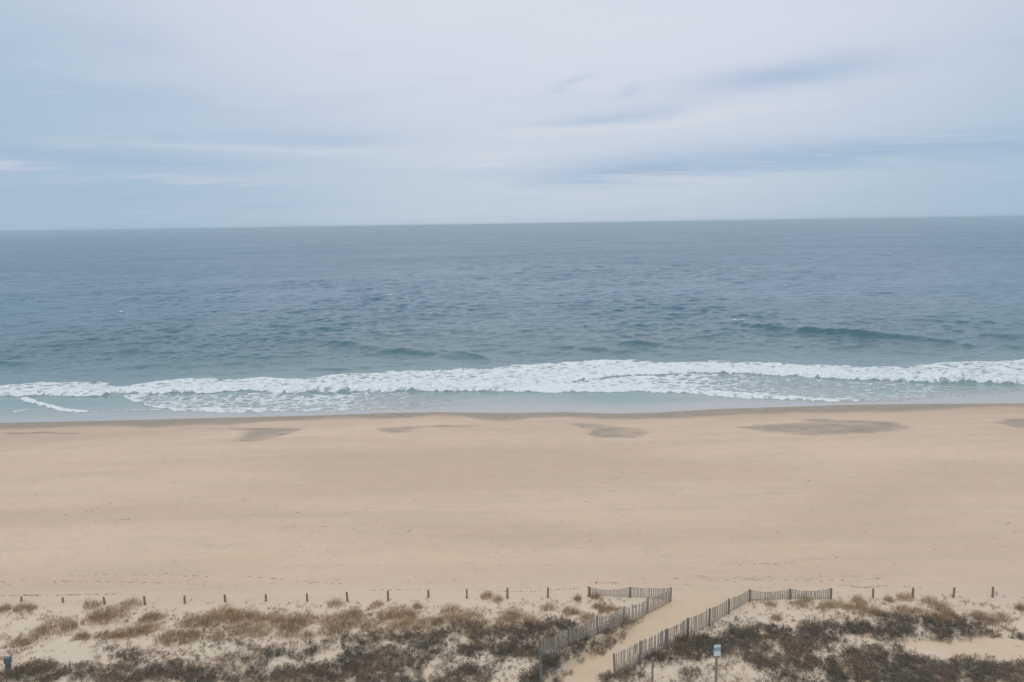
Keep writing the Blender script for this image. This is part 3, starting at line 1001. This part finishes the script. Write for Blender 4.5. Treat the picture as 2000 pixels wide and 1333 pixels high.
for i, (px, py, w) in enumerate(CL):
    g = ground(px, py)
    sc = max(0.5, w / 33.0 / 1.0)
    o = bpy.data.objects.new('beach_grass_clump', grass_me[i % 6])
    COL.objects.link(o)
    o.location = g
    o.rotation_euler = (0, 0, random.uniform(-0.7, 0.7))
    hs = min(1.15, 0.62 + 0.35 * sc) * random.uniform(0.85, 1.1)
    o.scale = (sc * random.uniform(0.9, 1.1), sc * 0.9, hs)
    j = int(np.argmin([abs(m_[0] * 47 / g[1] * 1.0 - g[0] * 47 / g[1]) + 0.0 for m_ in mark]))
    cols.setdefault(j, []).append((mark[j][1] - g[1], i, o, w))
for j, lst in cols.items():
    lst.sort(key=lambda a: a[0])
    for k, (d, i, o, w) in enumerate(lst):
        size = 'small' if w < 22 else ('broad' if w >= 38 else 'bushy')
        if len(lst) == 1:
            lab = '%s tan beach grass clump landward of %s' % (size, mark[j][2])
        elif k == 0:
            lab = '%s tan beach grass clump, closest one to %s' % (size, mark[j][2])
        else:
            lab = '%s tan grass clump, %s one back from %s' % (size, ORD[k], mark[j][2])
        tag(o, lab, 'grass clump', 'dry beach grass clumps on the dune')

# dark shrub cover: surveyed patches
DARK = [([(0, 1318), (60, 1306), (110, 1314), (140, 1345), (0, 1345)], 0.9), ([(205, 1318), (250, 1300), (300, 1294), (400, 1298), (440, 1318), (520, 1345), (200, 1345)], 0.85),
        ([(140, 1316), (170, 1304), (200, 1330), (180, 1345), (140, 1345)], 0.55), ([(440, 1290), (490, 1280), (500, 1296), (470, 1304), (440, 1300)], 0.6),
        ([(490, 1318), (560, 1308), (640, 1300), (690, 1290), (720, 1300), (780, 1300), (790, 1320), (860, 1345), (480, 1345)], 0.95),
        ([(680, 1266), (740, 1258), (790, 1270), (800, 1300), (740, 1310), (690, 1300)], 0.7), ([(660, 1250), (700, 1242), (780, 1244), (780, 1262), (680, 1264)], 0.75),
        ([(775, 1246), (830, 1232), (900, 1230), (960, 1226), (950, 1262), (940, 1286), (870, 1284), (850, 1276), (790, 1268)], 0.85),
        ([(850, 1318), (930, 1318), (960, 1345), (850, 1345)], 0.9), ([(800, 1278), (835, 1280), (838, 1308), (800, 1306)], 0.95),
        ([(900, 1236), (960, 1232), (1040, 1228), (1110, 1226), (1130, 1240), (1120, 1270), (1070, 1280), (1062, 1284), (960, 1284), (900, 1276)], 0.95),
        ([(1030, 1276), (1064, 1280), (1066, 1345), (1030, 1345)], 1.0), ([(1000, 1284), (1030, 1284), (1030, 1330), (1010, 1320)], 0.5),
        ([(1112, 1262), (1160, 1240), (1215, 1212), (1244, 1200), (1240, 1210), (1196, 1246), (1150, 1272), (1112, 1298), (1080, 1302), (1070, 1280)], 0.9),
        ([(1064, 1300), (1100, 1300), (1090, 1330), (1068, 1345)], 0.6), ([(1178, 1345), (1190, 1322), (1215, 1318), (1235, 1326), (1240, 1345)], 0.85),
        ([(1204, 1318), (1262, 1290), (1315, 1264), (1345, 1246), (1400, 1238), (1430, 1244), (1428, 1284), (1370, 1282), (1330, 1300), (1290, 1302), (1250, 1310), (1230, 1320)], 0.9),
        ([(1330, 1314), (1352, 1310), (1358, 1322), (1334, 1326)], 1.0), ([(1290, 1325), (1350, 1318), (1380, 1345), (1290, 1345)], 0.5),
        ([(1410, 1232), (1440, 1220), (1490, 1216), (1560, 1230), (1600, 1224), (1660, 1222), (1665, 1256), (1590, 1256), (1580, 1290), (1575, 1310), (1500, 1322), (1470, 1310), (1460, 1282), (1420, 1274)], 0.92),
        ([(1555, 1280), (1610, 1272), (1680, 1278), (1690, 1320), (1640, 1330), (1600, 1320), (1560, 1314)], 0.9), ([(1660, 1216), (1720, 1206), (1760, 1206), (1784, 1236), (1770, 1252), (1730, 1256), (1690, 1246), (1665, 1244)], 0.75),
        ([(1776, 1214), (1840, 1210), (1900, 1212), (1942, 1230), (1946, 1244), (1880, 1244), (1800, 1254), (1780, 1244)], 0.85),
        ([(1936, 1234), (1970, 1236), (2040, 1256), (2040, 1268), (1960, 1252)], 0.85), ([(1665, 1286), (1760, 1284), (1840, 1288), (1920, 1294), (2060, 1304), (2060, 1350), (1640, 1350), (1640, 1322)], 0.98),
        ([(1480, 1325), (1560, 1320), (1640, 1325), (1640, 1350), (1480, 1350)], 0.6), ([(1690, 1250), (1780, 1256), (1770, 1276), (1690, 1284)], 0.42),
        ([(170, 1266), (260, 1258), (330, 1266), (320, 1288), (200, 1290)], 0.30), ([(430, 1258), (520, 1254), (660, 1256), (670, 1282), (560, 1290), (440, 1280)], 0.42),
        ([(900, 1286), (1010, 1286), (1010, 1320), (900, 1318)], 0.40), ([(330, 1262), (430, 1258), (440, 1290), (340, 1290)], 0.22)]
darkp = [(np.array([at(a, b, 2.75)[:2] for a, b in P]), d) for P, d in DARK]


def dark_density(x, y):
    q = np.random.default_rng(73)
    jx = x + 0.9 * fbm(x / 1.4, y / 1.4, 71, 3) + 0.28 * q.normal(size=x.shape); jy = y + 0.8 * fbm(x / 1.4, y / 1.4, 72, 3) + 0.24 * q.normal(size=x.shape)
    d = np.zeros_like(x)
    for P, a in darkp:
        d = np.maximum(d, a * in_poly(jx, jy, P))
    return d


TW = [twigs(11, 0.30, 0.36, 200 + s, 4) for s in range(6)]
SP = [blades(12, 0.09, 0.32, (0.15, 0.0), 0.6, 0.006, 300 + s, 2) for s in range(5)]


def scatter(parts, P, ang, sc, zs):
    """join many copies of small pieces into one mesh; parts[i] = (verts, quads, tris)"""
    V, Q, T_ = [], [], []
    off = 0
    for i, p in enumerate(P):
        v, f, t = parts[i % len(parts)]
        c, s = math.cos(ang[i]) * sc[i], math.sin(ang[i]) * sc[i]
        w = np.empty_like(v)
        w[:, 0] = v[:, 0] * c - v[:, 1] * s + p[0]
        w[:, 1] = v[:, 0] * s + v[:, 1] * c + p[1]
        w[:, 2] = v[:, 2] * zs[i] + p[2]
        V.append(w)
        if len(f): Q.append(f + off)
        if len(t): T_.append(t + off)
        off += len(v)
    return np.concatenate(V), (np.concatenate(Q) if Q else None), (np.concatenate(T_) if T_ else None)


def candidates(step, seed, y0=33.0, y1=50.0):
    q = np.random.default_rng(seed)
    xs, ys = np.meshgrid(np.arange(-38, 38, step), np.arange(y0, y1, step))
    return xs.ravel() + q.uniform(-.5, .5, xs.size) * step, ys.ravel() + q.uniform(-.5, .5, xs.size) * step, q


x, y, q = candidates(0.21, 81)
d = dark_density(x, y)
hole = fbm(x / 0.9, y / 0.8, 83, 3)
k = (d > 0) & (q.random(x.size) < d * 0.84) & (hole < 0.03 + 0.6 * (d - 0.44))
x, y = x[k], y[k]
z = height(x, y)
n = len(x)
E4, E3 = np.zeros((0, 4), int), np.zeros((0, 3), int)
ang, sc, zs = q.random(n) * 6.283, q.uniform(0.7, 1.25, n), q.uniform(0.55, 1.15, n) * (0.75 + 0.6 * sstep(-0.2, 0.4, fbm(x / 3, y / 3, 84, 2)))
P = np.stack([x, y, z], 1)
v1, q1, _ = scatter([(a, b, E3) for a, b, c_, d_ in TW], P, ang, sc, zs)
v2, _, t2 = scatter([(c_, E4, d_) for a, b, c_, d_ in TW], P, ang, sc, zs)
me = mesh_np('shrub_cover', np.concatenate([v1, v2]), q1, t2 + len(v1))
me.materials.append(M_SHRUB); me.materials.append(M_LEAF)
mi = np.zeros(len(me.polygons), np.int32); mi[len(q1):] = 1
me.polygons.foreach_set('material_index', mi)
tag(link('shrub_cover', me), 'dark leafless low shrubs matted over the dune beside the path', 'shrubs', kind='stuff')
print('shrub cover', n, len(me.polygons))

# thin dry sprigs all over the dune, denser among clumps
x, y, q = candidates(0.26, 91)
yp = interp(POSTLINE, x)
dd = np.clip((yp - y) / 6.0, 0, 1)
g1 = sstep(-0.1, 0.5, fbm(x / 2.6, y / 1.8, 92, 4))
k = (y < yp - 0.3) & (path_mask(x, y) < 0.15) & (q.random(x.size) < 0.06 + 0.55 * g1 * sstep(0.05, 0.5, dd))
bbo = in_poly(x, y, ORANGE)
k &= ~(bbo & (q.random(x.size) < 0.9))
x, y = x[k], y[k]
n = len(x)
P = np.stack([x, y, height(x, y)], 1)
v, f, t = scatter(SP, P, q.random(n) * 6.283, q.uniform(0.5, 1.5, n), q.uniform(0.4, 1.1, n))
me = mesh_np('grass_sprigs', v, f, t)
tag(link('grass_sprigs', me, M_GRASS), 'thin dry grass sprigs scattered over the pale dune sand', 'grass', kind='stuff')
print('sprigs', n)

# low tan growth between the clumps
CLP = np.array([[*ground(px, py)[:2], w / 33.0] for px, py, w in CL])
x, y, q = candidates(0.15, 95)
near_c = np.zeros(x.size)
for cx, cy, cw in CLP:
    near_c = np.maximum(near_c, np.exp(-(((x - cx) / (cw * 0.95)) ** 2 + ((y - cy) / (cw * 0.8 + 0.15)) ** 2)))
k = (q.random(x.size) < 0.30 * near_c ** 1.5) & (path_mask(x, y) < 0.1)
x, y, nc = x[k], y[k], near_c[k]
n = len(x)
P = np.stack([x, y, height(x, y)], 1)
TG = [blades(16, 0.13, 0.5, (0.25, 0.0), 0.8, 0.006, 320 + s_, 2) for s_ in range(6)]
v, f, t = scatter(TG, P, q.normal(size=n) * 0.7, q.uniform(0.8, 1.5, n), q.uniform(0.5, 1.1, n) * (0.5 + 0.7 * nc))
tag(link('grass_undergrowth', mesh_np('grass_undergrowth', v, f, t), M_GRASS), 'loose tan grass growing round the foot of the clumps', 'grass', kind='stuff')
print('undergrowth', n)

# dead brown stems and litter in the near half of the dune
x, y, q = candidates(0.2, 97, 33.0, 45.5)
g1 = sstep(-0.15, 0.35, fbm(x / 1.7, y / 1.1, 98, 4))
k = (path_mask(x, y) < 0.1) & (q.random(x.size) < (0.04 + 0.5 * g1) * (1 - sstep(41.5, 45.0, y))) & ~in_poly(x, y, ORANGE)
x, y = x[k], y[k]
n = len(x)
P = np.stack([x, y, height(x, y)], 1)
DT = [twigs(3, 0.12, 0.26, 340 + s_, 3) for s_ in range(6)]
a_, s_c, z_c = q.random(n) * 6.283, q.uniform(0.6, 1.4, n), q.uniform(0.4, 1.0, n)
v1, q1, _ = scatter([(a, b, E3) for a, b, c_, d_ in DT], P, a_, s_c, z_c)
v2, _, t2 = scatter([(c_, E4, d_) for a, b, c_, d_ in DT], P, a_, s_c, z_c)
tag(link('dead_stems', mesh_np('dead_stems', np.concatenate([v1, v2]), q1, t2 + len(v1)), M_SHRUB), 'short dead brown stems dotted over the near dune sand', 'plants', kind='stuff')
print('stems', n)

# single shrubs that stand out: (column, base row, height scale, label)
SH = [(875, 1292, 1.5, 'spiky bare shrub on a pale sand hollow left of the path'), (505, 1316, 1.6, 'tall dark upright shrub on sand, left half of the foreground'),
      (250, 1284, 1.3, 'lone grey-green shrub on open sand near the left edge'), (815, 1306, 1.7, 'dense square dark shrub beside the spiky bare shrub'),
      (906, 1314, 1.3, 'small dark upright shrub right of the spiky bare shrub'), (1345, 1324, 1.2, 'small round dark shrub on sand between the two notice posts'),
      (1450, 1244, 1.4, 'dark shrub at the top of the thicket behind the blue notice'), (165, 1318, 1.4, 'dark shrub near the bottom left marker post'),
      (445, 1296, 1.2, 'thin twiggy shrub on a sand patch left of the tall dark shrub'), (1045, 1326, 2.0, 'tall dark shrub wrapped round the hidden grey post'),
      (1770, 1240, 1.3, 'brown shrub below the second post right of the fences'), (280, 1330, 1.5, 'big brown shrub at the bottom edge, left of centre'),
      (1074, 1300, 1.7, 'dark shrub covering the near end of the left fence'), (1100, 1288, 1.6, 'dark shrub before the left fence, second from its near end'),
      (1128, 1274, 1.4, 'dark shrub before the left fence, third from its near end'), (1156, 1258, 1.15, 'dark shrub before the left fence, fourth from its near end'),
      (1192, 1236, 0.9, 'low dark shrub at the foot of the left fence, beside the path'), (1222, 1218, 0.75, 'smallest dark shrub at the foot of the left fence, nearest the beach'),
      (1690, 1316, 1.4, 'dark blue-green shrub at the bottom edge right of the notices')]
for i, (px, py, hsc, lab) in enumerate(SH):
    g = ground(px, py)
    a, b, c_, d_ = twigs(26, 0.34, 0.52, 400 + i, 7 if i not in (0, 8) else 2)
    root = link('dune_shrub', None)
    root.location = g
    root.rotation_euler = (0, 0, i * 1.3)
    root.scale = (0.8 + 0.25 * hsc,) * 2 + (hsc * 0.85,)
    link('stems', mesh_np('stems', a, b), M_SHRUB, root)
    link('foliage', mesh_np('foliage', c_, None, d_), M_LEAF, root)
    tag(root, lab, 'shrub', 'single shrubs on the dune')

# ------------------------------------------------------------------ wrack and bits of driftwood on the beach, plus scarp shade laid as flecks
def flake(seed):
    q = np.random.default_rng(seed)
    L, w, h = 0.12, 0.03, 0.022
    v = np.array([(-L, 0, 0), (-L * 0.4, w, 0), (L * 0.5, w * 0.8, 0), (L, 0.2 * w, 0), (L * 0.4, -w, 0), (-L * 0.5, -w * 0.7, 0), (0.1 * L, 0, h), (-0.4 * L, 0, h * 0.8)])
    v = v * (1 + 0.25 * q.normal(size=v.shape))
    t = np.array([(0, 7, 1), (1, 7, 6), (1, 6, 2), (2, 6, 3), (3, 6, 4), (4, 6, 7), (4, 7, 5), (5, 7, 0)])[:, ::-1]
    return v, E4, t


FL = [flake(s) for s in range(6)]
LN = [([(0, 1137), (180, 1136), (330, 1139), (430, 1146)], 90, 1.6), ([(0, 1164), (60, 1163), (150, 1162), (240, 1161)], 90, 1.4), ([(940, 1156), (1040, 1156), (1100, 1152), (1150, 1148)], 46, 1.2),  # dune-edge runs: flecks added to stand for the shadow lines of low scarps
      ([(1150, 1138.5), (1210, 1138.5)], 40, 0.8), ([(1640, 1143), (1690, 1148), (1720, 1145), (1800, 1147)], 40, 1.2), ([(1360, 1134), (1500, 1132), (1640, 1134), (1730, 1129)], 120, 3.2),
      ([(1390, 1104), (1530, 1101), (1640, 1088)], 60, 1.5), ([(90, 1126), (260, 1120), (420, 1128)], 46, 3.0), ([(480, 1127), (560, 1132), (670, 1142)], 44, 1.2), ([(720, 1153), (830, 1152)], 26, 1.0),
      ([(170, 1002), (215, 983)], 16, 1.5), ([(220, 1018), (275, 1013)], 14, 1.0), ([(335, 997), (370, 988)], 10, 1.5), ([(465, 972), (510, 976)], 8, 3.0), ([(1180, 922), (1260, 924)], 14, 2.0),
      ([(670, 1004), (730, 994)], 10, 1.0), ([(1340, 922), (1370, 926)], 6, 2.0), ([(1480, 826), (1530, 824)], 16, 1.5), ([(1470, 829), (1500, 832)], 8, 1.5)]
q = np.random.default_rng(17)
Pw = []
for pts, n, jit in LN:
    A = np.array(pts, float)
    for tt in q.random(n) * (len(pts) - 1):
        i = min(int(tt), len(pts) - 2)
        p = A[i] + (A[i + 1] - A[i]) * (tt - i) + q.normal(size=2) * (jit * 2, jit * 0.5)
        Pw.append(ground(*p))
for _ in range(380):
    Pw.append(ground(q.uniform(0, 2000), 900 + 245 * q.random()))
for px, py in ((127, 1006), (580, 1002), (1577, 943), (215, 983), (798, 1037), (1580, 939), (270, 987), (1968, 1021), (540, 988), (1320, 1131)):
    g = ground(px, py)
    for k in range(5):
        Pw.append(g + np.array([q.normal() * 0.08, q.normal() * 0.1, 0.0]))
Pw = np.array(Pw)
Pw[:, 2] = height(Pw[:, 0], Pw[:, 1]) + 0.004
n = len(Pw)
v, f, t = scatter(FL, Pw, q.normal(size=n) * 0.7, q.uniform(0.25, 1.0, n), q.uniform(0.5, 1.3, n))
tag(link('wrack_and_scarp_shade', mesh_np('wrack_and_scarp_shade', v, f, t, smooth=False), M_WRACK), 'dark flecks of dried wrack over the beach, some lines standing in for scarp shade', 'wrack', kind='stuff')

# ------------------------------------------------------------------ haze over the sea
hz_me = mesh_np('haze', [(x, y, z) for z in (-4.5, 27.0) for y in (-400.0, 50000.0) for x in (-60000.0, 60000.0)],
                [(0, 2, 3, 1), (4, 5, 7, 6), (0, 1, 5, 4), (2, 6, 7, 3), (0, 4, 6, 2), (1, 3, 7, 5)], smooth=False)
hm = bpy.data.materials.new('haze')
hm.use_nodes = True
H_ = NT(hm.node_tree)
ho = H_.n('ShaderNodeOutputMaterial')
pv = H_.n('ShaderNodeVolumePrincipled')
pv.inputs['Color'].default_value = (0.78, 0.92, 1.0, 1)
pv.inputs['Density'].default_value = 3.2e-4
pv.inputs['Anisotropy'].default_value = 0.0
H_.t.links.new(pv.outputs[0], ho.inputs['Volume'])
tag(link('haze', hz_me, hm), 'thin pale sea haze fading the water towards the horizon', 'haze', kind='stuff')
